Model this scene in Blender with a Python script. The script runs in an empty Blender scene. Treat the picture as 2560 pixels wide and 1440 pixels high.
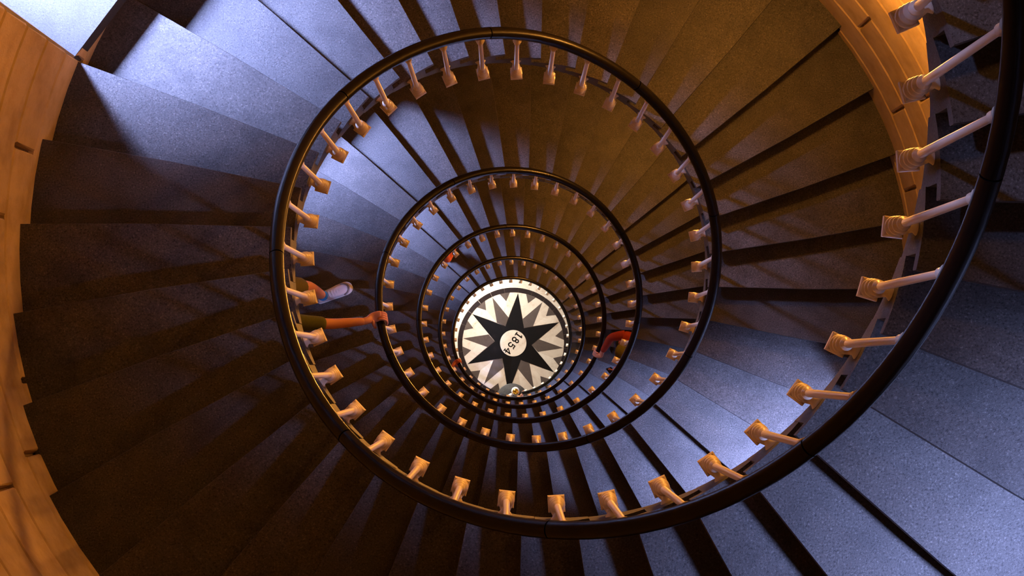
import bpy, bmesh, math, random
from mathutils import Vector, Matrix
random.seed(7)
sc = bpy.context.scene
PI = math.pi
# ------------------------------------------------------------------ dimensions (metres)
S = 1.08                       # radius of the baluster circle
ZF = 34.7 * S                  # camera height above the hall floor
TH0 = 0.40973943               # azimuth of baluster 0
DT = 2 * PI / 36               # 36 steps to a turn, going down clockwise
H = 0.15584130 * S             # riser
Z0 = ZF - 4.67071725 * S       # foot height of baluster 0
TR = 0.15 * S                  # tread above baluster foot
RI, RW = 1.05 * S, 2.19 * S   # inner edge of the steps, wall face
RAILZ, RAILR = 0.95 * S, 1.007 * S
def ang(k): return TH0 - k * DT
def pol(r, a, z=0.0): return Vector((r * math.cos(a), r * math.sin(a), z))
def tread(k): return Z0 - k * H + TR
# small smoothed shifts to the foot positions taken from image pixels, baluster 0 to 77, thousandths of S, (x, y)
DEV = [(8, -2), (7, -2), (3, -3), (-2, -3), (-6, -3), (-8, -3), (-7, -2), (-4, -1), (-2, -2), (-1, -3), (-2, -4), (-4, -3), (-7, -2), (-7, -1), (-5, -1), (-1, -1), (3, 0), (7, 2), (11, 5), (12, 9), (11, 12), (8, 15), (7, 16), (5, 14), (4, 8), (1, 1), (-2, -4), (-6, -7), (-8, -7), (-11, -6), (-12, -2), (-13, 1), (-13, 5), (-10, 8), (-7, 10), (-4, 12), (-1, 13), (1, 14), (2, 14), (3, 12), (2, 10), (2, 7), (3, 4), (5, 1), (8, -1), (12, -2), (15, -3), (16, -4), (16, -5), (15, -6), (13, -7), (13, -7), (12, -8), (11, -8), (8, -7), (3, -7), (-3, -7), (-10, -7), (-15, -6), (-16, -5), (-14, -3), (-13, -3), (-12, -2), (-11, -3), (-10, -4), (-7, -4), (-4, -2), (0, 1), (3, 2), (5, 2), (6, 0), (5, -3), (3, -6), (1, -8), (-2, -10), (-5, -11), (-6, -10), (-7, -9)]
def dev(k):
    f = max(0.0, min(1.0, (90 - k) / 12.0)); k = max(0.0, min(76.99, k)); i = int(k); t = k - i
    return Vector((DEV[i][0] * (1 - t) + DEV[i + 1][0] * t, DEV[i][1] * (1 - t) + DEV[i + 1][1] * t, 0)) * (0.001 * S * f)
def rail_pt(k): return pol(RAILR, ang(k), Z0 - k * H + RAILZ)

# ------------------------------------------------------------------ camera
cd = bpy.data.cameras.new('camera'); cam = bpy.data.objects.new('camera', cd)
sc.collection.objects.link(cam)
cd.sensor_width = 36.0; cd.lens = 4500 / 2560 * 36.0; cd.clip_end = 200
a, b = -0.04397593, 0.00250922
Rx = Matrix(((1, 0, 0), (0, math.cos(a), -math.sin(a)), (0, math.sin(a), math.cos(a))))
Ry = Matrix(((math.cos(b), 0, math.sin(b)), (0, 1, 0), (-math.sin(b), 0, math.cos(b))))
mw = (Rx @ Ry).transposed().to_4x4()
mw.translation = (-0.11649591 * S, -0.51840326 * S, ZF)
cam.matrix_world = mw
sc.camera = cam
# ------------------------------------------------------------------ world and exposure
w = bpy.data.worlds.new('world'); sc.world = w; w.use_nodes = True
w.node_tree.nodes['Background'].inputs[0].default_value = (0.30, 0.45, 0.8, 1)
w.node_tree.nodes['Background'].inputs[1].default_value = 0.002
sc.view_settings.view_transform = 'Standard'; sc.view_settings.look = 'None'
sc.view_settings.gamma = 1.0; sc.view_settings.use_curve_mapping = False
sc.view_settings.exposure = 0.0
# ------------------------------------------------------------------ daylight at the windows, lamps, hall door
WIN_K = [6 + 18 * m for m in range(-1, 11)]      # windows every half turn
NICHE_D = 1.6 * S; NICHE_HW = 0.52 * S; WIN_HW = 0.13 * S; NICHE_H = 2.7 * S
def sill_z(k): return tread(k) + 0.355 * S
def area(name, loc, target, sx, sy, power, col, spread=PI):
    l = bpy.data.lights.new(name, 'AREA'); l.shape = 'RECTANGLE'; l.size = sx; l.size_y = sy
    l.energy = power; l.color = col; l.spread = spread
    o = bpy.data.objects.new(name, l); sc.collection.objects.link(o)
    o.location = loc
    o.rotation_euler = (Vector(target) - Vector(loc)).to_track_quat('-Z', 'Y').to_euler()
    return o
SKY_P, LAMP_P, DOOR_P = 270.0, 500.0, 420.0
for k in WIN_K:
    A = ang(k); zs = sill_z(k)
    area('window_daylight', pol(RW + NICHE_D + 0.25, A, zs + NICHE_H * 0.64), pol(RW + NICHE_D - 0.75, A, zs + NICHE_H * 0.64 - 1.75),
         2 * WIN_HW, NICHE_H * 0.5, SKY_P * {6: 0.52, 24: 1.3}.get(k, 1.0), (0.40, 0.48, 1.0), math.radians(45))
# two wall lamps to a turn, one above the other; the upper one stands in an opaque dish added to keep its light off the steps below
LAMPS = [(-2.2, 1.5 * S, 0.12)] + [(k0 + 36 * m, hh, pw) for m in range(0, 5) for k0, hh, pw in ((33.8, 1.5 * S, 0.27), (32.8, 2.9 * S, 1.0))]  # the lone first lamp is added, unseen, to warm the topmost steps
def lamp_pos(k, hh): return pol(RW - 0.42, ang(k), tread(k) + hh)
for k, hh, pw in LAMPS:
    l = bpy.data.lights.new('lamp_glow', 'POINT'); l.energy = LAMP_P * pw; l.color = (1.0, 0.39, 0.06); l.shadow_soft_size = 0.08
    o = bpy.data.objects.new('lamp_glow', l); sc.collection.objects.link(o); o.location = lamp_pos(k, hh)
DOOR_A = math.radians(128)
area('door_daylight', pol(RW + 0.9, DOOR_A, 1.25), pol(0, DOOR_A, 0.2), 1.3, 2.2, DOOR_P, (1.0, 0.93, 0.85))

# ================================================================== helpers
def new_mat(name, col, rough=0.5, metal=0.0):
    m = bpy.data.materials.new(name); m.use_nodes = True
    n = m.node_tree.nodes['Principled BSDF']
    n.inputs['Base Color'].default_value = (*col, 1); n.inputs['Roughness'].default_value = rough
    n.inputs['Metallic'].default_value = metal
    return m
def nodes(m): return m.node_tree.nodes, m.node_tree.links, m.node_tree.nodes['Principled BSDF']
def ramp(N, stops, interp='LINEAR'):
    r = N.new('ShaderNodeValToRGB'); e = r.color_ramp.elements; r.color_ramp.interpolation = interp
    while len(e) < len(stops): e.new(0.5)
    for i, (p, c) in enumerate(stops): e[i].position = p; e[i].color = (*c, 1)
    return r
def pos_noise(N, L, scale, detail=3, rough=0.6):
    g = N.new('ShaderNodeNewGeometry'); t = N.new('ShaderNodeTexNoise')
    t.inputs['Scale'].default_value = scale; t.inputs['Detail'].default_value = detail; t.inputs['Roughness'].default_value = rough
    L.new(g.outputs['Position'], t.inputs['Vector']); return t
def mixc(N, L, c1, c2, fac, mode='MIX'):
    x = N.new('ShaderNodeMix'); x.data_type = 'RGBA'; x.blend_type = mode
    for sock, v in ((x.inputs[0], fac), (x.inputs[6], c1), (x.inputs[7], c2)):
        if hasattr(v, 'type') and hasattr(v, 'links'): L.new(v, sock)
        elif isinstance(v, (int, float)): sock.default_value = v
        else: sock.default_value = (*v, 1)
    return x.outputs[2]
def bump(N, L, P, h, strength, dist):
    b_ = N.new('ShaderNodeBump'); b_.inputs['Strength'].default_value = strength; b_.inputs['Distance'].default_value = dist
    L.new(h, b_.inputs['Height']); L.new(b_.outputs[0], P.inputs['Normal'])

def granite(name, dark, mid, light, sc_=150):
    m = new_mat(name, mid, 0.55); N, L, P = nodes(m)
    t1 = pos_noise(N, L, sc_, 4, 0.75)
    r1 = ramp(N, [(0.37, dark), (0.46, mid), (0.57, mid), (0.68, light)]); L.new(t1.outputs['Fac'], r1.inputs[0])
    t2 = pos_noise(N, L, 5.0, 5, 0.65)
    r2 = ramp(N, [(0.30, (0.55, 0.55, 0.57)), (0.55, (1, 1, 1)), (0.75, (1.15, 1.12, 1.08))]); L.new(t2.outputs['Fac'], r2.inputs[0])
    c = mixc(N, L, r1.outputs[0], r2.outputs[0], 1.0, 'MULTIPLY')
    oi = N.new('ShaderNodeObjectInfo')
    r3 = ramp(N, [(0.0, (0.80, 0.80, 0.82)), (0.5, (1, 1, 1)), (1.0, (1.12, 1.06, 1.02))]); L.new(oi.outputs['Random'], r3.inputs[0])
    c = mixc(N, L, c, r3.outputs[0], 1.0, 'MULTIPLY')
    L.new(c, P.inputs['Base Color'])
    bump(N, L, P, t1.outputs['Fac'], 0.35, 0.004)
    return m
def stone(name, c1, c2, scale=6.0, rough=0.85):
    m = new_mat(name, c1, rough); N, L, P = nodes(m)
    t = pos_noise(N, L, scale, 6, 0.65)
    r = ramp(N, [(0.3, c2), (0.6, c1)]); L.new(t.outputs['Fac'], r.inputs[0])
    oi = N.new('ShaderNodeObjectInfo')
    r3 = ramp(N, [(0.0, (0.82, 0.80, 0.78)), (1.0, (1.08, 1.06, 1.02))]); L.new(oi.outputs['Random'], r3.inputs[0])
    c = mixc(N, L, r.outputs[0], r3.outputs[0], 1.0, 'MULTIPLY')
    L.new(c, P.inputs['Base Color'])
    t2 = pos_noise(N, L, 90, 3, 0.6); bump(N, L, P, t2.outputs['Fac'], 0.3, 0.006)
    return m
def marble(name, c1, c2, vein, rough=0.18):
    m = new_mat(name, c1, rough); N, L, P = nodes(m)
    t = pos_noise(N, L, 3.5, 8, 0.7); t.inputs['Distortion'].default_value = 1.2
    r = ramp(N, [(0.30, vein), (0.42, c2), (0.58, c1)]); L.new(t.outputs['Fac'], r.inputs[0])
    oi = N.new('ShaderNodeObjectInfo')
    r3 = ramp(N, [(0.0, (0.80, 0.75, 0.70)), (1.0, (1.0, 1.0, 1.0))]); L.new(oi.outputs['Random'], r3.inputs[0])
    L.new(mixc(N, L, r.outputs[0], r3.outputs[0], 1.0, 'MULTIPLY'), P.inputs['Base Color'])
    P.inputs['Specular IOR Level'].default_value = 0.22
    return m
M = {}
M['granite'] = granite('granite', (0.006, 0.006, 0.007), (0.066, 0.064, 0.064), (0.20, 0.195, 0.19), 135)
M['granite_sill'] = granite('granite_sill', (0.012, 0.012, 0.014), (0.046, 0.046, 0.047), (0.10, 0.10, 0.10), 140)
M['wall'] = stone('limestone', (0.60, 0.46, 0.27), (0.44, 0.32, 0.16))
M['mortar'] = stone('mortar', (0.34, 0.26, 0.17), (0.22, 0.16, 0.10), 20)
M['jamb'] = stone('white_limestone', (0.42, 0.39, 0.34), (0.34, 0.31, 0.26), 8)
M['iron'] = new_mat('cream_painted_iron', (0.80, 0.72, 0.60), 0.38)
M['black'] = new_mat('black_rail', (0.004, 0.004, 0.005), 0.27)
M['black'].node_tree.nodes['Principled BSDF'].inputs['Specular IOR Level'].default_value = 0.22
M['bar'] = new_mat('rail_bar', (0.10, 0.08, 0.06), 0.6, 0.0)
M['brass'] = new_mat('brass', (0.85, 0.50, 0.06), 0.22, 1.0)
M['white_marble'] = marble('white_marble', (0.78, 0.70, 0.60), (0.70, 0.60, 0.50), (0.52, 0.36, 0.24))
M['grey_marble'] = marble('grey_marble', (0.12, 0.095, 0.085), (0.10, 0.08, 0.075), (0.16, 0.11, 0.09))
M['black_marble'] = marble('black_marble', (0.010, 0.010, 0.011), (0.012, 0.011, 0.012), (0.02, 0.016, 0.016), 0.12)
M['border'] = marble('border_marble', (0.030, 0.022, 0.022), (0.024, 0.018, 0.02), (0.05, 0.032, 0.028), 0.14)
M['numeral'] = new_mat('numeral_black', (0.008, 0.008, 0.008), 0.3)
M['frame'] = new_mat('window_frame_white', (0.75, 0.75, 0.75), 0.5)
def skin_mat(name, col):
    m = new_mat(name, col, 0.5); n = m.node_tree.nodes['Principled BSDF']
    n.inputs['Subsurface Weight'].default_value = 0.12; n.inputs['Subsurface Scale'].default_value = 0.01
    return m
def cloth(name, col):
    m = new_mat(name, col, 0.9); N, L, P = nodes(m)
    t = pos_noise(N, L, 60, 3, 0.6)
    c = mixc(N, L, tuple(x * 0.75 for x in col), tuple(min(1, x * 1.2) for x in col), t.outputs['Fac']); L.new(c, P.inputs['Base Color'])
    bump(N, L, P, t.outputs['Fac'], 0.3, 0.004); return m
M['skin'] = skin_mat('skin', (0.62, 0.27, 0.15))
M['hair_brown'] = new_mat('hair_brown', (0.05, 0.03, 0.018), 0.6)
def glass_mat():
    m = bpy.data.materials.new('window_glass'); m.use_nodes = True; N = m.node_tree.nodes; L = m.node_tree.links
    N.remove(N['Principled BSDF']); o = N['Material Output']
    t = N.new('ShaderNodeBsdfTransparent'); g = N.new('ShaderNodeBsdfGlossy'); g.inputs['Roughness'].default_value = 0.05
    x = N.new('ShaderNodeMixShader'); x.inputs[0].default_value = 0.07
    L.new(t.outputs[0], x.inputs[1]); L.new(g.outputs[0], x.inputs[2]); L.new(x.outputs[0], o.inputs[0]); return m
M['glass'] = glass_mat()
def glow(name, col, s):
    m = new_mat(name, col, 0.5); n = m.node_tree.nodes['Principled BSDF']
    n.inputs['Emission Color'].default_value = (*col, 1); n.inputs['Emission Strength'].default_value = s; return m
M['bulb'] = glow('lamp_globe', (1.0, 0.55, 0.2), 6.0)

class MB:
    def __init__(s): s.v = []; s.f = []; s.sm = []
    def add(s, vs, fs, smooth=False):
        o = len(s.v); s.v += [tuple(x) for x in vs]; s.f += [tuple(i + o for i in f) for f in fs]; s.sm += [smooth] * len(fs); return s
    def box(s, c, d, R=None):
        vs = []
        for x in (-1, 1):
            for y in (-1, 1):
                for z in (-1, 1):
                    q = Vector((x * d[0] / 2, y * d[1] / 2, z * d[2] / 2))
                    if R: q = R @ q
                    vs.append(Vector(c) + q)
        return s.add(vs, [(0, 1, 3, 2), (4, 6, 7, 5), (0, 4, 5, 1), (2, 3, 7, 6), (0, 2, 6, 4), (1, 5, 7, 3)])
    def lathe(s, prof, n=16, o=(0, 0, 0), R=None, smooth=True, square=False):
        vs = []; fs = []
        for (r, z) in prof:
            for i in range(n):
                a_ = 2 * PI * (i + 0.5) / n
                q = Vector((r * math.cos(a_), r * math.sin(a_), z))
                if square: q = Vector((r * math.cos(a_) * 2 ** 0.5, r * math.sin(a_) * 2 ** 0.5, z))
                if R: q = R @ q
                vs.append(q + Vector(o))
        for j in range(len(prof) - 1):
            for i in range(n):
                i2 = (i + 1) % n
                fs.append((j * n + i, j * n + i2, (j + 1) * n + i2, (j + 1) * n + i))
        fs.append(tuple(range(n - 1, -1, -1))); fs.append(tuple((len(prof) - 1) * n + i for i in range(n)))
        return s.add(vs, fs, smooth)
    def tube(s, pts, rad, n=10, smooth=True):
        vs = []; fs = []; m = len(pts)
        rad = rad if isinstance(rad, (list, tuple)) else [rad] * m
        up = Vector((0, 0, 1)); px = None
        for i, p_ in enumerate(pts):
            p_ = Vector(p_)
            t = (Vector(pts[min(i + 1, m - 1)]) - Vector(pts[max(i - 1, 0)])).normalized()
            if px is None: px = t.cross(up if abs(t.z) < 0.9 else Vector((1, 0, 0))).normalized()
            px = (px - t * px.dot(t)).normalized(); py = t.cross(px)
            for q in range(n):
                a_ = 2 * PI * q / n
                vs.append(p_ + (px * math.cos(a_) + py * math.sin(a_)) * rad[i])
        for j in range(m - 1):
            for i in range(n):
                i2 = (i + 1) % n; fs.append((j * n + i, j * n + i2, (j + 1) * n + i2, (j + 1) * n + i))
        fs.append(tuple(range(n - 1, -1, -1))); fs.append(tuple((m - 1) * n + i for i in range(n)))
        return s.add(vs, fs, smooth)
    def ball(s, c, r, n=14, m=8, scale=(1, 1, 1), R=None):
        vs = []; fs = []
        for j in range(m + 1):
            ph = PI * j / m - PI / 2
            for i in range(n):
                a_ = 2 * PI * i / n
                q = Vector((r * math.cos(ph) * math.cos(a_) * scale[0], r * math.cos(ph) * math.sin(a_) * scale[1], r * math.sin(ph) * scale[2]))
                if R: q = R @ q
                vs.append(Vector(c) + q)
        for j in range(m):
            for i in range(n):
                i2 = (i + 1) % n; fs.append((j * n + i, j * n + i2, (j + 1) * n + i2, (j + 1) * n + i))
        return s.add(vs, fs, True)
    def prism(s, poly, z0, z1):
        n = len(poly)
        vs = [(x, y, z0) for x, y in poly] + [(x, y, z1) for x, y in poly]
        fs = [tuple(range(n - 1, -1, -1)), tuple(range(n, 2 * n))] + [(i, (i + 1) % n, n + (i + 1) % n, n + i) for i in range(n)]
        return s.add(vs, fs)
    def mesh(s, name, mat):
        me = bpy.data.meshes.new(name); me.from_pydata(s.v, [], s.f); me.update()
        bm = bmesh.new(); bm.from_mesh(me); bmesh.ops.remove_doubles(bm, verts=bm.verts, dist=1e-6)
        bmesh.ops.recalc_face_normals(bm, faces=bm.faces); bm.to_mesh(me); bm.free()
        if len(me.polygons) == len(s.sm): me.polygons.foreach_set('use_smooth', s.sm)
        me.materials.append(mat); return me
    def build(s, name, mat, parent=None): return link(name, s.mesh(name, mat), parent)
def link(name, data, parent=None):
    o = bpy.data.objects.new(name, data); sc.collection.objects.link(o)
    if parent: o.parent = parent
    return o
def tag(o, label=None, cat=None, group=None, kind=None):
    if label: o['label'] = label
    if cat: o['category'] = cat
    if group: o['group'] = group
    if kind: o['kind'] = kind
    return o
def empty(name, loc=(0, 0, 0), rz=0):
    o = bpy.data.objects.new(name, None); sc.collection.objects.link(o); o.location = loc; o.rotation_euler = (0, 0, rz)
    o.empty_display_size = 0.1; return o

# ================================================================== round wall with window niches
Z_TOP = tread(-24)
openings = []                                     # (centre angle, half angle, z0, z1)
for k in WIN_K: openings.append((ang(k), math.asin(NICHE_HW / RW), sill_z(k), sill_z(k) + NICHE_H))
openings.append((DOOR_A, math.asin(0.62 / RW), 0.0, 2.35))
def adiff(x): return (x + PI) % (2 * PI) - PI
def build_wall():
    zs = sorted({0.0, Z_TOP} | {z for o in openings for z in o[2:4] if 0 < z < Z_TOP})
    an = {round(i * 2 * PI / 72, 5) for i in range(72)}
    for o in openings:
        for s_ in (-1, 1): an.add(round((o[0] + s_ * o[1]) % (2 * PI), 5))
    an = sorted(an); n = len(an); RB = RW + 0.035
    vs = [pol(RB, x, z) for z in zs for x in an]; fs = []
    for j in range(len(zs) - 1):
        zm = (zs[j] + zs[j + 1]) / 2
        for i in range(n):
            i2 = (i + 1) % n; am = (an[i] + (an[i2] + (2 * PI if i2 == 0 else 0))) / 2
            if any(o[2] < zm < o[3] and abs(adiff(am - o[0])) < o[1] for o in openings): continue
            fs.append((j * n + i, (j + 1) * n + i, (j + 1) * n + i2, j * n + i2))
    me = bpy.data.meshes.new('wall_round'); me.from_pydata(vs, [], fs); me.update(); me.materials.append(M['mortar'])
    return tag(link('wall_round', me), 'round limestone stairwell wall enclosing the spiral steps', None, None, 'structure')
wall = build_wall()
def block_mesh(a0, a1, z0, z1):
    n = max(2, int((a1 - a0) / math.radians(4)) + 1); g = 0.006; ch = 0.010
    a0 += g / RW; a1 -= g / RW; z0 += g; z1 -= g
    m = MB(); vs = []; fs = []
    rows = [(RW + 0.05, z0, 0), (RW + ch, z0, 0), (RW, z0 + ch, ch), (RW, z1 - ch, ch), (RW + ch, z1, 0), (RW + 0.05, z1, 0)]
    for (r, z, ins) in rows:
        for i in range(n + 1):
            t = i / n; aa = a0 + (a1 - a0) * t + (ins / RW if i == 0 else -ins / RW if i == n else 0)
            vs.append(pol(r, aa, z))
    for j in range(5):
        for i in range(n): fs.append((j * (n + 1) + i, j * (n + 1) + i + 1, (j + 1) * (n + 1) + i + 1, (j + 1) * (n + 1) + i))
    for e in (0, n): fs.append(tuple(j * (n + 1) + e for j in range(6)))
    m.add(vs, fs); return m.mesh('stone_block', M['wall'])
CH = 0.31 * S; NB = 14
def near_view(am, zm):
    """stone courses the stairwell shows between the steps of the second turn and the flight above"""
    k = (TH0 - am) / DT
    for turn in range(0, 3):
        kk = (k % 36) + 36 * turn
        if 9 <= kk <= 44 and tread(kk) - 0.45 < zm < tread(kk) + 2.6: return True
    return False
nrow = int(Z_TOP / CH)
for j in range(nrow):
    z0, z1 = j * CH, (j + 1) * CH
    off = (0.5 if j % 2 else 0.0) + random.uniform(-0.12, 0.12)
    for i in range(NB):
        a0 = (i + off) * 2 * PI / NB; a1 = a0 + 2 * PI / NB
        if not near_view((a0 + a1) / 2, (z0 + z1) / 2): continue
        parts = [(a0, a1, z0, z1)]
        for (oa, oh, oz0, oz1) in openings:
            nxt = []
            for (p0, p1, q0, q1) in parts:
                if q1 <= oz0 or q0 >= oz1: nxt.append((p0, p1, q0, q1)); continue
                c = oa
                while c < p0 - PI: c += 2 * PI
                while c > p1 + PI: c -= 2 * PI
                l, r_ = c - oh, c + oh
                if p1 <= l or p0 >= r_: nxt.append((p0, p1, q0, q1)); continue
                if p0 < l: nxt.append((p0, l, q0, q1))
                if p1 > r_: nxt.append((r_, p1, q0, q1))
                m0, m1 = max(p0, l), min(p1, r_)
                if q0 < oz0 - 0.01: nxt.append((m0, m1, q0, oz0))
                if q1 > oz1 + 0.01: nxt.append((m0, m1, oz1, q1))
            parts = nxt
        for (p0, p1, q0, q1) in parts:
            if p1 - p0 > 0.012 and q1 - q0 > 0.03: link('stone_block', block_mesh(p0, p1, q0, q1), wall)
# ------------------------------------------------------------------ windows: sill, jambs, head, frame, panes
for wi, k in enumerate(WIN_K):
    A = ang(k); zs = sill_z(k)
    w_ = empty('window_%d' % (wi + 1), pol(RW, A, zs), A); w_['kind'] = 'structure'
    D = NICHE_D; x0 = -(RW - math.sqrt(RW * RW - NICHE_HW ** 2)) + 0.012
    sl = MB().box(((D + x0) / 2, 0, -0.06), (D - x0, 2 * NICHE_HW + 0.02, 0.12)).build('sill', M['granite_sill'], w_)
    for s_ in (-1, 1):
        MB().box(((D + x0) / 2, s_ * (NICHE_HW + 0.10), NICHE_H / 2), (D - x0, 0.20, NICHE_H)).build('jamb', M['jamb'], w_)
    MB().box(((D + x0) / 2, 0, NICHE_H + 0.08), (D - x0, 2 * NICHE_HW + 0.4, 0.16)).build('lintel', M['jamb'], w_)
    f = MB()
    for s_ in (-1, 1): f.box((D - 0.03, s_ * (WIN_HW + (NICHE_HW - WIN_HW) / 2), NICHE_H / 2), (0.06, NICHE_HW - WIN_HW, NICHE_H))
    f.box((D - 0.03, 0, NICHE_H - 0.03), (0.06, 2 * WIN_HW, 0.06)); f.box((D - 0.03, 0, 0.03), (0.06, 2 * WIN_HW, 0.06))
    f.box((D - 0.03, 0, NICHE_H / 2), (0.05, 0.05, NICHE_H)); f.box((D - 0.03, 0, NICHE_H * 0.5), (0.05, 2 * WIN_HW, 0.04))
    fr = f.build('window_frame', M['frame'], w_)
    for sy in (-1, 1):
        for sz in (0.27, 0.73): MB().box((D - 0.03, sy * WIN_HW / 2, NICHE_H * sz), (0.008, WIN_HW - 0.05, NICHE_H * 0.46 - 0.06)).build('pane', M['glass'], fr)

# ================================================================== stone steps
stairs = tag(empty('spiral_staircase'), 'grey granite spiral staircase winding down around the open well', None, None, 'structure')
def step_mesh():
    n_i, o_n = 0.70, 0.55          # nosing, inner and outer end (in steps)
    rz, bk = 0.43, -0.575          # riser line and back line
    nt, so0, so1 = 0.045 * S, 0.235 * S, 0.079 * S
    seg = 6
    def line(pin, pout, z):
        return [(pin, pout, z)]
    # closed outline (phase at inner end, phase at outer end, z)
    prof = []
    for i in range(seg + 1):
        t = i / seg; prof.append((bk + (n_i - 0.008 - bk) * t, bk + (o_n - 0.004 - bk) * t, 0.0))
    prof += [(n_i, o_n, -0.008), (n_i, o_n, -nt + 0.006), (n_i - 0.02, o_n - 0.01, -nt), (rz, rz, -nt)]
    prof += [(rz, rz, -so0)]
    for i in range(1, seg + 1):
        t = i / seg; prof.append((rz + (bk - rz) * t, rz + (bk - rz) * t, -so0 + (so0 - so1) * t))
    m = MB(); RO = RW + 0.035
    inner = [pol(RI, -p_ * DT, z) for p_, q, z in prof]; mid = [pol((RI + RO) / 2, -(p_ + q) / 2 * DT, z) for p_, q, z in prof]
    outer = [pol(RO, -q * DT, z) for p_, q, z in prof]
    n = len(prof); fs = []
    for j in (0, 1):
        for i in range(n): fs.append((j * n + i, j * n + (i + 1) % n, (j + 1) * n + (i + 1) % n, (j + 1) * n + i))
    # end faces as quads between top chain and bottom chain
    for base in (0, 2 * n):
        fs.append(tuple(base + i for i in range(n)))
    m.add(inner + mid + outer, fs)
    return m.mesh('step', M['granite'])
SM = step_mesh()
K_TOP, K_BOT = -22, 192
for k in range(K_TOP, K_BOT + 1):
    o = link('step', SM, stairs); o.location = (0, 0, tread(k)); o.rotation_euler = (0, 0, ang(k))
    o.location += dev(k + 0.2)

# ================================================================== iron balustrade
bal = tag(empty('iron_balustrade'), 'cream iron balustrade with black handrail spiralling down the inner edge of the stairs', 'balustrade')
def shaft_mesh():
    top = RAILZ - 0.028
    pr = [(0.0135, 0.150), (0.0128, 0.40), (0.0112, top - 0.085), (0.0112, top - 0.08),
          (0.0165, top - 0.074), (0.0165, top - 0.066), (0.0118, top - 0.06), (0.0125, top - 0.04), (0.020, top - 0.012), (0.023, top)]
    return MB().lathe(pr, 14).mesh('baluster', M['iron'])
def foot_mesh():
    m = MB()
    m.lathe([(0.027, -0.040), (0.0325, -0.034), (0.0325, -0.012), (0.028, -0.006)], 4, smooth=False, square=True)
    m.lathe([(0.026, -0.008), (0.0315, -0.002), (0.0335, 0.008), (0.0315, 0.018), (0.019, 0.023), (0.019, 0.034), (0.0285, 0.039), (0.031, 0.048), (0.0285, 0.057),
             (0.0175, 0.062), (0.0175, 0.074), (0.0255, 0.079), (0.0275, 0.087), (0.0255, 0.095), (0.0155, 0.100), (0.0150, 0.118), (0.0215, 0.126), (0.0225, 0.133), (0.0205, 0.141), (0.0145, 0.148), (0.0138, 0.158)], 16)
    return m.mesh('foot', M['iron'])
def arm_mesh():
    m = MB(); L_ = RI - S
    m.tube([(0.0, 0, 0.050), (0.020, 0, 0.050), (0.034, 0, 0.054), (L_ - 0.012, 0, 0.070), (L_ - 0.004, 0, 0.076), (L_ + 0.008, 0, 0.078)], [0.027, 0.0265, 0.021, 0.018, 0.028, 0.033], 12)
    return m.mesh('bracket_arm', M['iron'])
BM, FM, AM = shaft_mesh(), foot_mesh(), arm_mesh()
for k in range(-16, 191):
    o = link('baluster', BM, bal); o.location = pol(S, ang(k), Z0 - k * H) + dev(k); o.rotation_euler = (0, 0, ang(k) )
    link('foot', FM, o); link('bracket_arm', AM, o)
SEC = 4.25; K_R0 = -1.5 - 4 * SEC; K_END = 190.4
RAIL_SLOPE = math.atan2(H, RAILR * DT)
def rail_frame(k):
    c = pol(RAILR + 0.018 * S * math.exp(-((k - 28.8) / 2.4) ** 2), ang(k), Z0 - k * H + RAILZ) + dev(k); er = pol(1, ang(k))
    tg = Vector((math.sin(ang(k)), -math.cos(ang(k)), 0)) * math.cos(RAIL_SLOPE) + Vector((0, 0, -math.sin(RAIL_SLOPE)))
    up = er.cross(tg); up = up if up.z > 0 else -up
    return c, er, tg, up
def sweep(k0, k1, prof, name, mat, smooth=True, n=14):
    vs = []; fs = []; m = len(prof); o = rail_frame(k0)[0]
    for i in range(n + 1):
        c, er, tg, up = rail_frame(k0 + (k1 - k0) * i / n)
        for (x, y) in prof: vs.append(c + er * x + up * y - o)
    for i in range(n):
        for q in range(m):
            q2 = (q + 1) % m; fs.append((i * m + q, i * m + q2, (i + 1) * m + q2, (i + 1) * m + q))
    mb = MB(); mb.add(vs, fs, smooth)
    mb.add(vs[:m], [tuple(range(m))]); mb.add(vs[-m:], [tuple(range(m))])
    me = bpy.data.meshes.new(name); me.from_pydata(mb.v, [], mb.f); me.update()
    bm = bmesh.new(); bm.from_mesh(me); bmesh.ops.recalc_face_normals(bm, faces=bm.faces); bm.to_mesh(me); bm.free()
    me.polygons.foreach_set('use_smooth', mb.sm); me.materials.append(mat)
    return me, o
RWD, RHT = 0.0305, 0.028
prof = [(RWD * math.cos(2 * PI * q / 16), RHT * math.sin(2 * PI * q / 16)) for q in range(16)]
pbar = [(-0.016, -0.034), (0.016, -0.034), (0.016, -0.022), (-0.016, -0.022)]
gp = 0.012
k = K_R0
while k < K_END - 0.3:
    k1 = min(k + SEC, K_END)
    me, loc = sweep(k + gp, k1 - gp, prof, 'handrail_section', M['black'])
    o = link('handrail_section', me, bal); o.location = loc
    me, loc2 = sweep(k + gp, k1, pbar, 'underbar', M['bar'], False)
    link('underbar', me, o)
    k += SEC

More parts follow.
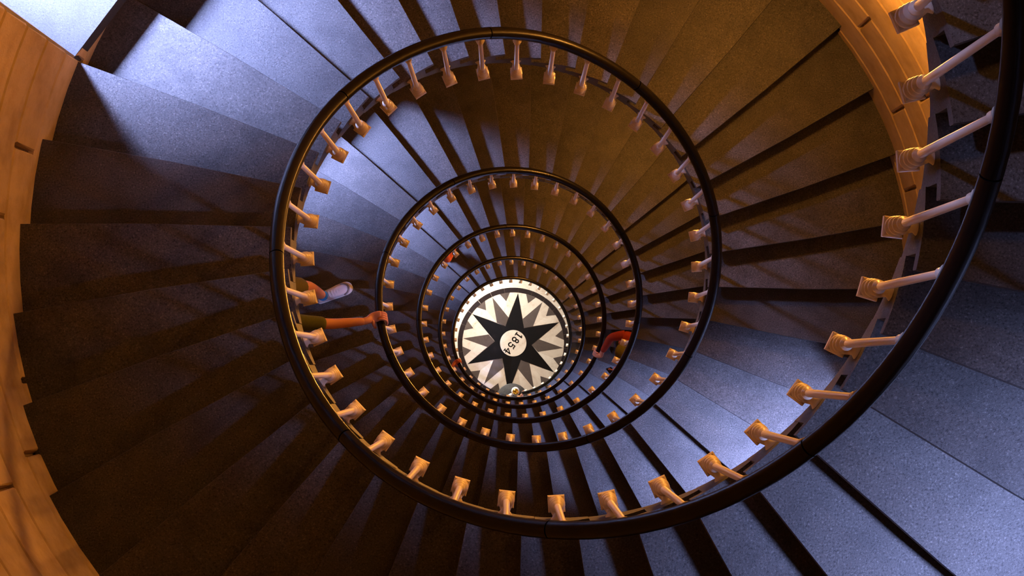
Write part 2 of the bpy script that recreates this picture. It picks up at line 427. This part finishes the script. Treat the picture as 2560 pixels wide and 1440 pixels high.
# ================================================================== hall floor with star
FX, FY = -0.006 * S, -0.056 * S
U = 0.979 * S / 127.0
me = MB().lathe([(RW + 0.9, -0.10), (RW + 0.9, 0.0)], 64, smooth=False)
floor = tag(me.build('floor', M['white_marble']), 'pale marble hall floor inlaid with a black star', None, None, 'structure')
def fp(r, deg): return (FX + r * U * math.cos(math.radians(deg)), FY + r * U * math.sin(math.radians(deg)))
def piece(name, poly, mat, z1): return MB().prism(poly, 0.0005, z1).build(name, M[mat], floor)
A0 = 84.5
def arc(r, d0, d1, n): return [fp(r, d0 + (d1 - d0) * i / n) for i in range(n + 1)]
for i in range(24):    # border ring stones
    d = A0 + i * 15
    piece('border_stone', arc(139, d + 0.15, d + 14.85, 4) + arc(127.3, d + 14.85, d + 0.15, 4), 'border', 0.006)
for i in range(6):
    b_ = A0 + 60 * i
    for s_ in (-1, 1): piece('black_star_point', [fp(32, b_), fp(126, b_), fp(46, b_ + s_ * 30), fp(32, b_ + s_ * 30)], 'black_marble', 0.008)
    g_ = b_ + 30
    P = lambda s2: fp(65.5, g_ + s2 * 14.0)
    piece('grey_star_point', [fp(46.3, g_), P(-1), fp(126, g_), P(1)], 'grey_marble', 0.0075)
    for s_ in (-1, 1):
        mid = g_ + s_ * 15
        tri = [fp(106.5, mid), fp(127, mid - 5.8), fp(127, mid), fp(127, mid + 5.8)]
        piece('rim_triangle', tri, 'grey_marble', 0.0075)
        bt, gt = g_ + s_ * 30, g_
        piece('marble_panel', [P(s_), fp(126, gt), fp(127, gt + s_ * 3), fp(127, gt + s_ * 9.2), fp(106.3, mid)], 'white_marble', 0.007)
        piece('marble_panel', [P(s_), fp(106.3, mid), fp(127, mid + s_ * 5.8), fp(127, bt - s_ * 3), fp(126, bt)], 'white_marble', 0.007)
piece('centre_disc', arc(33, 0, 352.5, 47), 'white_marble', 0.011)
def numerals():
    ang_ = math.radians(234.2); du = Vector((math.cos(ang_), math.sin(ang_))); dv = Vector((-du.y, du.x))
    def arcp(cx, cy, r, a0, a1, n=18): return [(cx + r * math.cos(math.radians(a0 + (a1 - a0) * i / n)), cy + r * math.sin(math.radians(a0 + (a1 - a0) * i / n))) for i in range(n + 1)]
    G = {'1': [([(0, -8.5), (0, 8.3)], 3.3), ([(-4, -8.2), (4, -8.2)], 2.3), ([(-3.6, 6.2), (0, 8.2)], 2.4)],
         '8': [(arcp(0, -3.9, 4.7, 0, 360), 2.9), (arcp(0, 4.5, 3.7, 0, 360), 2.7)],
         '5': [([(-3.2, 7.6), (3.0, 7.2), (5.0, 8.6)], 2.6), ([(-3.2, 7.6), (-3.4, 0.8)], 2.3), (arcp(0.2, -3.4, 5.0, 135, -160), 2.7)],
         '4': [([(-6.0, -2.6), (2.2, 8.2)], 2.4), ([(-6.0, -2.8), (6.0, -2.8)], 2.3), ([(2.2, 8.2), (2.2, -8.0)], 3.0), ([(-0.6, -8.2), (5.0, -8.2)], 2.2)]}
    for ch, off in zip('1854', (-23.5, -9.6, 6.4, 23.8)):
        m = MB()
        for pts, w_ in G[ch]:
            for i, p_ in enumerate(pts):
                q = Vector((FX, FY)) + (du * (p_[0] + off) + dv * p_[1]) * U
                m.prism([(q.x + w_ / 2 * U * math.cos(t * PI / 6), q.y + w_ / 2 * U * math.sin(t * PI / 6)) for t in range(12)], 0.0105, 0.0135)
                if i:
                    o_ = Vector((FX, FY)) + (du * (pts[i - 1][0] + off) + dv * pts[i - 1][1]) * U
                    d_ = (q - o_); n_ = Vector((-d_.y, d_.x)).normalized() * (w_ / 2 * U)
                    m.prism([tuple(o_ - n_), tuple(q - n_), tuple(q + n_), tuple(o_ + n_)], 0.0105, 0.0134)
        m.build('numeral', M['numeral'], floor)
numerals()
# curtail step, newel
cs = tag(MB().lathe([(0.30 * S, 0.0), (0.30 * S, 0.10), (0.315 * S, 0.105), (0.315 * S, 0.14), (0.305 * S, 0.15)], 40, (-0.03, -1.235, 0)).build('curtail_step', M['granite']),
         'round grey granite bottom step beneath the brass-topped newel post', 'step')
nw = tag(empty('newel_post', (0.038, -1.052, 0.15)), 'white newel post with a brass ball at the foot of the stairs', 'newel post')
MB().lathe([(0.085, 0), (0.085, 0.05), (0.06, 0.07), (0.05, 0.12), (0.045, 0.70), (0.06, 0.76), (0.082, 0.80), (0.082, 0.815), (0.03, 0.83)], 20).build('post', M['frame'], nw)
MB().ball((0, 0, 0.885), 0.063, 20, 12).build('brass_ball', M['brass'], nw)
# door surround at hall level
dr = empty('door_1', pol(RW, DOOR_A, 0), DOOR_A); dr['kind'] = 'structure'
for s_ in (-1, 1): MB().box((0.30, s_ * 0.70, 1.2), (0.66, 0.16, 2.4)).build('jamb', M['jamb'], dr)
MB().box((0.30, 0, 2.45), (0.66, 1.56, 0.2)).build('lintel', M['jamb'], dr)
# wall lamps
for k, hh, pw in LAMPS:
    p_ = lamp_pos(k, hh); up_ = pw > 0.5
    l_ = tag(empty('wall_lamp', pol(RW, ang(k), p_.z), ang(k)), 'warm wall lamp glowing above an added black dish, high over the steps' if up_ else 'warm bare globe wall lamp on a black arm, low over the steps',
             'lamp', 'dish lamps up the stairwell' if up_ else 'globe lamps up the stairwell')
    MB().box((-0.012, 0, -0.12), (0.03, 0.12, 0.18)).build('backplate', M['black'], l_)
    MB().tube([(-0.02, 0, -0.14), (-0.16, 0, -0.20), (-0.36, 0, -0.19), (-0.42, 0, -0.12)], 0.012, 8).build('arm', M['black'], l_)
    MB().ball((-0.42, 0, 0.0), 0.06, 16, 10).build('globe', M['bulb'], l_)
    if up_: MB().lathe([(0.03, -0.135), (0.10, -0.130), (0.20, -0.115), (0.27, -0.09), (0.272, -0.085), (0.20, -0.105), (0.10, -0.118), (0.02, -0.122)], 28, (-0.42, 0, 0)).build('baffle', M['black'], l_)

# ================================================================== people
def skin_mesh(nodes_, edges, root=0, sub=2):
    """nodes_: [(pos, radius or (rx, ry))]; grown with the Skin modifier and baked to a mesh"""
    me = bpy.data.meshes.new('skin_tmp'); me.from_pydata([tuple(n[0]) for n in nodes_], edges, [])
    o = bpy.data.objects.new('skin_tmp', me); sc.collection.objects.link(o)
    mod = o.modifiers.new('Skin', 'SKIN'); mod.use_smooth_shade = True
    if not me.skin_vertices: raise RuntimeError('no skin layer')
    d = me.skin_vertices[0].data
    for i, n in enumerate(nodes_):
        r = n[1] if isinstance(n[1], tuple) else (n[1], n[1]); d[i].radius = r; d[i].use_root = (i == root)
    sb = o.modifiers.new('Sub', 'SUBSURF'); sb.levels = sub; sb.render_levels = sub
    bpy.context.view_layer.update()
    dg = bpy.context.evaluated_depsgraph_get(); out = bpy.data.meshes.new_from_object(o.evaluated_get(dg))
    bpy.data.objects.remove(o); return out
def join(name, meshes, mat):
    bm = bmesh.new()
    for m in meshes: bm.from_mesh(m)
    out = bpy.data.meshes.new(name); bm.to_mesh(out); bm.free()
    out.polygons.foreach_set('use_smooth', [True] * len(out.polygons)); out.materials.clear(); out.materials.append(mat); return out
def V(*a): return Vector(a)
def gripping_hand(k, wrist, elbow):
    """hand over the top of the handrail: palm on top, four fingers curled to the well side, thumb on the outer side"""
    c, er, tg, up = rail_frame(k); wv = Vector(wrist)
    P = lambda i, t, u: c - er * i + tg * t + up * u          # i: toward the well
    ms = []
    palm0, palm1 = P(-0.052, 0.0, 0.046), P(0.004, 0.0, 0.050)
    ms.append(skin_mesh([(wv.lerp(Vector(elbow), 0.22), 0.030), (wv, 0.029), (wv.lerp(palm0, 0.55), (0.033, 0.025)), (palm0, (0.043, 0.020)), (palm1, (0.044, 0.016)), (P(0.014, 0, 0.046), (0.040, 0.013))], [(0, 1), (1, 2), (2, 3), (3, 4), (4, 5)]))
    for j, (t, ln) in enumerate(((-0.033, 0.92), (-0.011, 1.0), (0.011, 0.96), (0.032, 0.80))):
        ms.append(skin_mesh([(P(-0.006, t, 0.048), 0.0105), (P(0.022, t * 1.05, 0.048), 0.0108), (P(0.046, t * 1.1, 0.028), 0.0098),
                             (P(0.050, t * 1.1, 0.028 - 0.028 * ln), 0.0088), (P(0.040, t * 1.1, 0.012 - 0.042 * ln), 0.0078)], [(0, 1), (1, 2), (2, 3), (3, 4)]))
    ms.append(skin_mesh([(P(-0.055, -0.022, 0.042), 0.015), (P(-0.048, -0.052, 0.030), 0.0135), (P(-0.046, -0.060, 0.006), 0.0115), (P(-0.040, -0.050, -0.016), 0.0095)], [(0, 1), (1, 2), (2, 3)]))
    return ms
def relaxed_hand(wrist, d, side, curl=0.6):
    """hand at the end of a forearm that points along d; side: direction across the palm"""
    w_ = Vector(wrist); d = Vector(d).normalized(); s_ = Vector(side); s_ = (s_ - d * s_.dot(d)).normalized(); n = d.cross(s_)
    P = lambda a_, b_, c_: w_ + d * a_ + s_ * b_ + n * c_
    ms = [skin_mesh([(w_ - d * 0.02, 0.026), (P(0.04, 0, 0), (0.036, 0.018)), (P(0.085, 0, 0.003), (0.040, 0.014))], [(0, 1), (1, 2)])]
    for b_, ln in ((-0.030, 0.90), (-0.010, 1.0), (0.010, 0.95), (0.029, 0.78)):
        ms.append(skin_mesh([(P(0.07, b_, 0.003), 0.0098), (P(0.07 + 0.045 * ln, b_ * 1.05, 0.010 + 0.008 * curl), 0.0095), (P(0.07 + 0.070 * ln, b_ * 1.05, 0.014 + 0.030 * curl), 0.0085), (P(0.07 + 0.078 * ln, b_ * 1.05, 0.020 + 0.052 * curl), 0.0075)], [(0, 1), (1, 2), (2, 3)]))
    ms.append(skin_mesh([(P(0.02, -0.02, 0.004), 0.014), (P(0.050, -0.050, 0.014), 0.012), (P(0.078, -0.060, 0.026), 0.0095)], [(0, 1), (1, 2)]))
    return ms
def head_mesh(c, face):
    f = Vector(face).normalized(); l_ = Vector((0, 0, 1)).cross(f).normalized(); u = f.cross(l_)
    Rm = Matrix((f, l_, u)).transposed()
    m = MB(); vs = []; n, mm = 24, 16
    for j in range(mm + 1):
        ph = PI * j / mm - PI / 2
        for i in range(n):
            a_ = 2 * PI * i / n; x, y, z = math.cos(ph) * math.cos(a_), math.cos(ph) * math.sin(a_), math.sin(ph)
            jaw = 1.0 - 0.30 * max(0, -z) ** 1.2
            X, Y, Z = 0.098 * x * (1.0 - 0.10 * max(0, -z)), 0.076 * y * jaw, 0.118 * z
            fr = max(0, x) ** 3
            X += fr * (0.012 * math.exp(-((z + 0.12) / 0.16) ** 2) * math.exp(-(y / 0.16) ** 2) * 2.0)      # nose
            X -= fr * 0.010 * math.exp(-((z - 0.05) / 0.12) ** 2) * math.exp(-((abs(y) - 0.35) / 0.16) ** 2)  # eye sockets
            X += fr * 0.006 * math.exp(-((z + 0.45) / 0.10) ** 2) * math.exp(-(y / 0.25) ** 2)               # lips
            X += fr * 0.006 * math.exp(-((z + 0.80) / 0.2) ** 2)                                           # chin
            vs.append(Vector(c) + Rm @ Vector((X, Y, Z)))
    fs = [(j * n + i, j * n + (i + 1) % n, (j + 1) * n + (i + 1) % n, (j + 1) * n + i) for j in range(mm) for i in range(n)]
    m.add(vs, fs, True)
    for s_ in (-1, 1): m.ball(Vector(c) + Rm @ Vector((-0.005, s_ * 0.077, -0.004)), 0.030, 10, 6, (0.65, 0.32, 1.0), Rm)
    return m.mesh('head', M['skin']), Rm
def hair_obj(c, Rm, mat, parent, name='hair', brim=False):
    m = MB(); vs = []; n, mm = 24, 10
    for j in range(mm + 1):
        ph = PI / 2 - (PI * 0.60) * j / mm
        for i in range(n):
            a_ = 2 * PI * i / n; x, y, z = math.cos(ph) * math.cos(a_), math.cos(ph) * math.sin(a_), math.sin(ph)
            lim = 0.35 if x > 0.3 else -0.35
            z2 = max(z, lim + 0.1 * abs(y)) if not brim else max(z, 0.15)
            wob = 1.0 + 0.025 * math.sin(9 * a_ + 5 * ph)
            vs.append(Vector(c) + Rm @ Vector((0.107 * x * wob - 0.004, 0.086 * y * wob, 0.127 * z2 * (1.0 if brim else wob))))
    fs = [(j * n + i, j * n + (i + 1) % n, (j + 1) * n + (i + 1) % n, (j + 1) * n + i) for j in range(mm) for i in range(n)]
    m.add(vs, fs, True)
    if brim:
        b2 = []
        for i in range(11):
            a_ = -1.1 + 2.2 * i / 10
            b2 += [Rm @ Vector((0.100 * math.cos(a_), 0.082 * math.sin(a_), 0.022)) + Vector(c), Rm @ Vector((0.100 * math.cos(a_) + 0.075 * math.cos(a_ * 0.9), 0.085 * math.sin(a_), 0.010)) + Vector(c)]
        b2 += [p_ - Vector((0, 0, 0.006)) for p_ in b2]
        m.add(b2, [(2 * i, 2 * i + 2, 2 * i + 3, 2 * i + 1) for i in range(10)] + [(22 + 2 * i, 23 + 2 * i, 25 + 2 * i, 24 + 2 * i) for i in range(10)] + [(2 * i + 1, 2 * i + 3, 25 + 2 * i, 23 + 2 * i) for i in range(10)], True)
    return m.build(name, mat, parent)
def shoe_mesh(heel, toe, z):
    h = Vector((heel[0], heel[1], 0)); t = Vector((toe[0], toe[1], 0)); d = (t - h); L_ = d.length; d.normalize(); s_ = Vector((-d.y, d.x, 0))
    # lofted cross sections from heel to toe: (pos, half width, height)
    sec = [(0.0, 0.020, 0.060), (0.04, 0.034, 0.088), (0.16, 0.038, 0.096), (0.30, 0.040, 0.092), (0.45, 0.042, 0.078), (0.62, 0.047, 0.062), (0.80, 0.047, 0.052), (0.93, 0.036, 0.043), (1.0, 0.015, 0.032)]
    def lerp_sec(x):
        for q in range(len(sec) - 1):
            if sec[q][0] <= x <= sec[q + 1][0]:
                t_ = (x - sec[q][0]) / (sec[q + 1][0] - sec[q][0]); t_ = t_ * t_ * (3 - 2 * t_) if 0 < q < len(sec) - 2 else math.sqrt(t_) if q == 0 else 1 - math.sqrt(1 - t_) if False else t_
                return tuple(sec[q][c_] + (sec[q + 1][c_] - sec[q][c_]) * t_ for c_ in range(3))
        return sec[-1]
    base_sec = sec; xs = [0, .01, .03, .06, .1, .16, .23, .3, .38, .45, .53, .62, .7, .76, .82, .86, .90, .93, .955, .975, .99, 1.0]
    dense = []
    for x in xs:
        p_, w_, hh = lerp_sec(x); dense.append((x, w_ if x < 0.82 else 0.047 * math.sqrt(max(0.0, 1 - ((x - 0.80) / 0.203) ** 2)) , hh))
    sec = dense
    vs = []; n = 14; fs = []
    for (p_, w_, hh) in sec:
        for i in range(n):
            a_ = 2 * PI * i / n; y = math.cos(a_); zz = math.sin(a_)
            vs.append(h + d * (p_ * L_) + s_ * (w_ * (abs(y) ** 0.7) * (1 if y > 0 else -1)) + Vector((0, 0, z + 0.018 + (hh - 0.018) * (zz if zz > 0 else 0))))
    for j in range(len(sec) - 1):
        for i in range(n): fs.append((j * n + i, j * n + (i + 1) % n, (j + 1) * n + (i + 1) % n, (j + 1) * n + i))
    fs.append(tuple(range(n))); fs.append(tuple((len(sec) - 1) * n + i for i in range(n)))
    up = MB().add(vs, fs, True)
    so = MB(); vs = []; m = 20
    out = []
    for (p_, w_, hh) in sec: out.append((p_, w_ + 0.005))
    ring = [h + d * (p_ * L_ * 1.03 - 0.004) + s_ * w_ for p_, w_ in out] + [h + d * (p_ * L_ * 1.03 - 0.004) - s_ * w_ for p_, w_ in reversed(out)]
    n2 = len(ring); vs = [r_ + Vector((0, 0, z)) for r_ in ring] + [r_ + Vector((0, 0, z + 0.026)) for r_ in ring]
    so.add(vs, [tuple(range(n2)), tuple(range(n2, 2 * n2))] + [(i, (i + 1) % n2, n2 + (i + 1) % n2, n2 + i) for i in range(n2)])
    trim = MB()   # toe guard and laces
    for q in range(5):
        p_ = 0.36 + q * 0.075; hh = 0.092 - q * 0.0085 + 0.003
        trim.tube([h + d * (p_ * L_) + s_ * x + Vector((0, 0, z + hh - abs(x) * 0.5)) for x in (-0.026, -0.012, 0, 0.012, 0.026)], 0.0032, 6)
    guard = MB()
    pts = []
    for i in range(13):
        t_ = PI * i / 12; pts.append(h + d * (L_ * (0.74 + 0.19 * math.sin(t_))) + s_ * (0.044 * math.cos(t_)) + Vector((0, 0, z + 0.036 + 0.012 * math.sin(t_))))
    guard.tube(pts, 0.008, 6)
    return up, so, trim, guard
def person(label, base, face, J, shirt, bottoms, shoe, hair, short_sleeve=False, shorts=False, grip=None, hair_name='hair', cap=False, shirt_cut=0.55):
    """J: joints in metres relative to base in the body frame (x forward, y left, z up)"""
    A = math.radians(face); rot_ = Matrix.Rotation(A, 3, 'Z')
    root = tag(empty('person', base), label, 'person'); o3 = Vector(base)
    g = {}
    D = dict(pelvis=(0, 0, .93), waist=(0.01, 0, 1.08), chest=(0.0, 0, 1.28), neck=(0, 0, 1.46), head=(0.03, 0, 1.60),
             ls=(0, .185, 1.39), rs=(0, -.185, 1.39), le=(-.02, .24, 1.10), re=(-.02, -.24, 1.10), lw=(.08, .24, .86), rw=(.08, -.24, .86),
             lh=(0, .095, .90), rh=(0, -.095, .90), lk=(.03, .10, .50), rk=(.03, -.10, .50), la=(-.02, .10, .09), ra=(-.02, -.10, .09),
             lt=(.17, .12, 0), rt=(.17, -.12, 0), lhl=(-.07, .10, 0), rhl=(-.07, -.10, 0))
    for n in D:
        if n in J and len(J[n]) == 4: g[n] = Vector(J[n][:3]) - o3          # absolute
        else: g[n] = rot_ @ Vector(J.get(n, D[n]))
    fwd = rot_ @ Vector((1, 0, 0)); left = rot_ @ Vector((0, 1, 0))
    mk = lambda m: m
    nd = [(g['pelvis'], (0.12, 0.09)), (g['waist'], (0.115, 0.085)), (g['chest'], (0.135, 0.095)), (g['neck'] - V(0, 0, .03), 0.050), (g['neck'] + V(0, 0, .05), 0.050),
          (g['ls'], 0.047), (g['le'], 0.043), (g['lw'], 0.031), (g['rs'], 0.047), (g['re'], 0.043), (g['rw'], 0.031),
          (g['lh'], 0.085), (g['lk'], 0.055), (g['lk'].lerp(g['la'], 0.35), 0.056), (g['la'], 0.036), (g['rh'], 0.085), (g['rk'], 0.055), (g['rk'].lerp(g['ra'], 0.35), 0.056), (g['ra'], 0.036)]
    ed = [(0, 1), (1, 2), (2, 3), (3, 4), (2, 5), (5, 6), (6, 7), (2, 8), (8, 9), (9, 10), (0, 11), (11, 12), (12, 13), (13, 14), (0, 15), (15, 16), (16, 17), (17, 18)]
    ms = [skin_mesh(nd, ed)]
    hd, Rm = head_mesh(g['head'], (fwd if 'look' not in J else Vector(J['look']))); ms.append(hd)
    for sd in ('l', 'r'):
        if grip and sd in grip:
            loc = gripping_hand(grip[sd], g[sd + 'w'] + o3, g[sd + 'e'] + o3)
            for m in loc: m.transform(Matrix.Translation(-o3))
            ms += loc
        else: ms += relaxed_hand(g[sd + 'w'], g[sd + 'w'] - g[sd + 'e'], J.get(sd + 'palm', fwd if sd == 'l' else -fwd))
        for e_ in ('t',): pass
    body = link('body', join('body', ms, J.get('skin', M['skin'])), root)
    # shirt
    cut = shirt_cut
    nd = [(g['pelvis'] + V(0, 0, -.02), (0.132, 0.105)), (g['waist'], (0.128, 0.100)), (g['chest'], (0.150, 0.112)), (g['neck'] - V(0, 0, .045), 0.082), (g['ls'], 0.076), (g['rs'], 0.076)]
    ed = [(0, 1), (1, 2), (2, 3), (2, 4), (2, 5)]
    for i, sd in ((4, 'l'), (5, 'r')):
        if short_sleeve:
            nd.append((g[sd + 's'].lerp(g[sd + 'e'], 0.5), 0.060)); nd.append((g[sd + 's'].lerp(g[sd + 'e'], 0.88), 0.056)); ed += [(i, len(nd) - 2), (len(nd) - 2, len(nd) - 1)]
        else:
            nd.append((g[sd + 'e'], 0.054)); nd.append((g[sd + 'e'].lerp(g[sd + 'w'], 0.5), 0.047)); nd.append((g[sd + 'e'].lerp(g[sd + 'w'], 0.96), 0.040)); ed += [(i, len(nd) - 3), (len(nd) - 3, len(nd) - 2), (len(nd) - 2, len(nd) - 1)]
    link('shirt', join('shirt', [skin_mesh(nd, ed)], shirt), root)
    nd = [(g['pelvis'] + V(0, 0, .04), (0.130, 0.102))]; ed = []
    for sd in ('l', 'r'):
        nd.append((g[sd + 'h'], 0.105)); i = len(nd) - 1; ed.append((0, i))
        if shorts:
            nd.append((g[sd + 'h'].lerp(g[sd + 'k'], 0.55), 0.095)); nd.append((g[sd + 'h'].lerp(g[sd + 'k'], 0.92), 0.085)); ed += [(i, i + 1), (i + 1, i + 2)]
        else:
            nd.append((g[sd + 'k'], 0.074)); nd.append((g[sd + 'k'].lerp(g[sd + 'a'], 0.9), 0.062)); ed += [(i, i + 1), (i + 1, i + 2)]
    link('shorts' if shorts else 'trousers', join('bottoms', [skin_mesh(nd, ed)], bottoms), root)
    hair_obj(g['head'] + V(0, 0, 0.012), Rm, hair, root, hair_name, cap)
    for sd in ('l', 'r'):
        fz = min(g[sd + 'hl'].z, g[sd + 't'].z)
        up, so, trim, guard = shoe_mesh(g[sd + 'hl'], g[sd + 't'], fz)
        sh = up.build('shoe', shoe[0], root); so.build('sole', shoe[1], sh); trim.build('laces', shoe[1], sh); guard.build('toe_guard', shoe[2], sh)
        if shorts:
            MB().tube([g[sd + 'a'] + V(0, 0, -.015), g[sd + 'a'] + V(0, 0, .012), g[sd + 'a'] + V(0, 0, .04)], [0.041, 0.0415, 0.0405], 14).build('sock', shoe[3], root)
    return root, g
olive, olive2 = cloth('olive_cotton', (0.075, 0.085, 0.012)), cloth('olive_shorts', (0.10, 0.085, 0.016))
shoe_w = (new_mat('white_mesh_shoe', (0.66, 0.62, 0.66), 0.7), new_mat('white_rubber', (0.75, 0.74, 0.74), 0.6), new_mat('grey_suede', (0.30, 0.29, 0.32), 0.8), cloth('blue_sock', (0.03, 0.25, 0.62)))
shoe_d = (new_mat('dark_shoe', (0.03, 0.03, 0.035), 0.6), new_mat('dark_sole', (0.05, 0.05, 0.05), 0.7), new_mat('dark_trim', (0.04, 0.04, 0.045), 0.6), None)
denim = cloth('dark_denim', (0.02, 0.026, 0.05))
zA = tread(56)  # visible joints of the people below worked out beforehand from image pixels
person('person in olive T-shirt and shorts with white sneakers, hand on the black handrail', (-1.80, -0.08, zA), 0,
       dict(pelvis=(-1.86, -0.07, zA + .92, 1), waist=(-1.86, -0.07, zA + 1.08, 1), chest=(-1.84, -0.07, zA + 1.27, 1), neck=(-1.83, -0.07, zA + 1.45, 1), head=(-1.80, -0.06, zA + 1.60, 1),
            rs=(-1.71, -0.235, zA + 1.355, 1), re=(-1.41, -0.245, zA + 1.165, 1), rw=(-1.165, -0.222, zA + 1.062, 1),
            ls=(-1.88, 0.115, zA + 1.37, 1), le=(-1.93, 0.17, zA + 1.08, 1), lw=(-1.86, 0.18, zA + .85, 1),
            lh=(-1.85, 0.02, zA + .89, 1), lk=(-1.665, 0.055, zA + .50, 1), la=(-1.585, 0.005, zA + .09, 1), lhl=(-1.635, -0.025, zA + .0, 1), lt=(-1.365, 0.085, zA + .0, 1),
            rh=(-1.88, -0.16, zA + .89, 1), rk=(-1.86, -0.22, zA + .58, 1), ra=(-2.02, -0.26, zA + H + .09, 1), rhl=(-2.08, -0.28, zA + H, 1), rt=(-1.83, -0.27, zA + H, 1)),
       olive, olive2, shoe_w, M['hair_brown'], True, True, grip={'r': 55.25})
red = cloth('rust_red_knit', (0.36, 0.035, 0.008)); capg = cloth('olive_cap', (0.14, 0.13, 0.02))
zB = tread(112)
rb, gb = person('person in rust red long-sleeved top and olive cap holding the handrail and a phone', (1.42, -0.24, zB), -90,
       dict(rs=(1.33, -0.16, zB + 1.32, 1), re=(1.175, -0.185, zB + 1.10, 1), rw=(1.075, -0.370, zB + 0.865, 1), head=(1.285, -0.38, zB + 1.50, 1), neck=(1.36, -0.29, zB + 1.38, 1),
            ls=(1.58, -0.28, zB + 1.33, 1), le=(1.47, -0.47, zB + 1.10, 1), lw=(1.29, -0.56, zB + 1.10, 1), chest=(1.42, -0.23, zB + 1.22, 1), lpalm=(0, 0, 1)),
       red, denim, shoe_d, capg, grip={'r': 112.35}, hair_name='cap', cap=True)
ph = tag(MB().box((0, 0, 0), (0.075, 0.009, 0.15)).box((0, -0.005, 0), (0.068, 0.002, 0.138)).build('phone', M['numeral']), 'black phone held by the person in rust red top', 'phone')
ph.location = (1.175, -0.612, zB + 1.13); ph.rotation_euler = (0.7, 0.3, 0.3)
orange = cloth('orange_red_jacket', (0.55, 0.10, 0.02))
def frame_at(k, r, dz=0): return pol(r, ang(k), tread(round(k)) + dz)
def leaning(label, k, shirt, hairm, r=1.62, skin=None):
    c = pol(r * S, ang(k), tread(round(k + 0.1))); A = math.degrees(ang(k)) + 180
    e = -pol(1, ang(k)); t = Vector((-e.y, e.x, 0))
    f0 = rail_frame(k)[0]
    sh = c + e * 0.10 - t * 0.18 + V(0, 0, 1.36); wr = f0 - e * 0.115 + V(0, 0, 0.075)
    el = sh.lerp(wr, 0.5) + V(0, 0, -0.10) - t * 0.04
    J = dict(rs=(*sh, 1), re=(*el, 1), rw=(*wr, 1))
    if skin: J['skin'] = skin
    return person(label, c, A, J, shirt, denim, shoe_d, hairm, grip={'r': k})
zC = tread(132)
cC = pol(1.60 * S, math.radians(133), zC)
person('person in orange-red jacket on the fourth turn down, only an elbow showing past the rail', cC, 43,
       dict(re=(-0.995, 0.970, zC + 1.14, 1), rs=(0.02, -0.19, 1.37), rw=(0.26, -0.20, 1.02)), orange, denim, shoe_d, M['hair_brown'])
leaning('person in dark top with one reddish hand on the lowest handrail turn, left', 161.7, denim, M['hair_brown'], 1.72, skin_mat('shaded_skin', (0.50, 0.12, 0.05)))  # skin darkened and reddened to paint in the shade on this hand
white = cloth('white_sleeves', (0.75, 0.72, 0.70))
zE = 0.15
person('person in white long sleeves reaching for the brass newel ball and rail end', (-0.36, -1.62, zE), 42,
       dict(ls=(-0.33, -1.42, zE + 1.22, 1), le=(-0.20, -1.25, zE + 0.86, 1), lw=(-0.025, -1.10, zE + 0.70, 1), rs=(-0.12, -1.56, zE + 1.22, 1), re=(-0.02, -1.32, zE + 0.98, 1), rw=(0.13, -1.165, zE + 0.90, 1), lpalm=(0, 0, -1), rpalm=(0, 0, -1)),
       white, denim, shoe_d, M['hair_brown'])
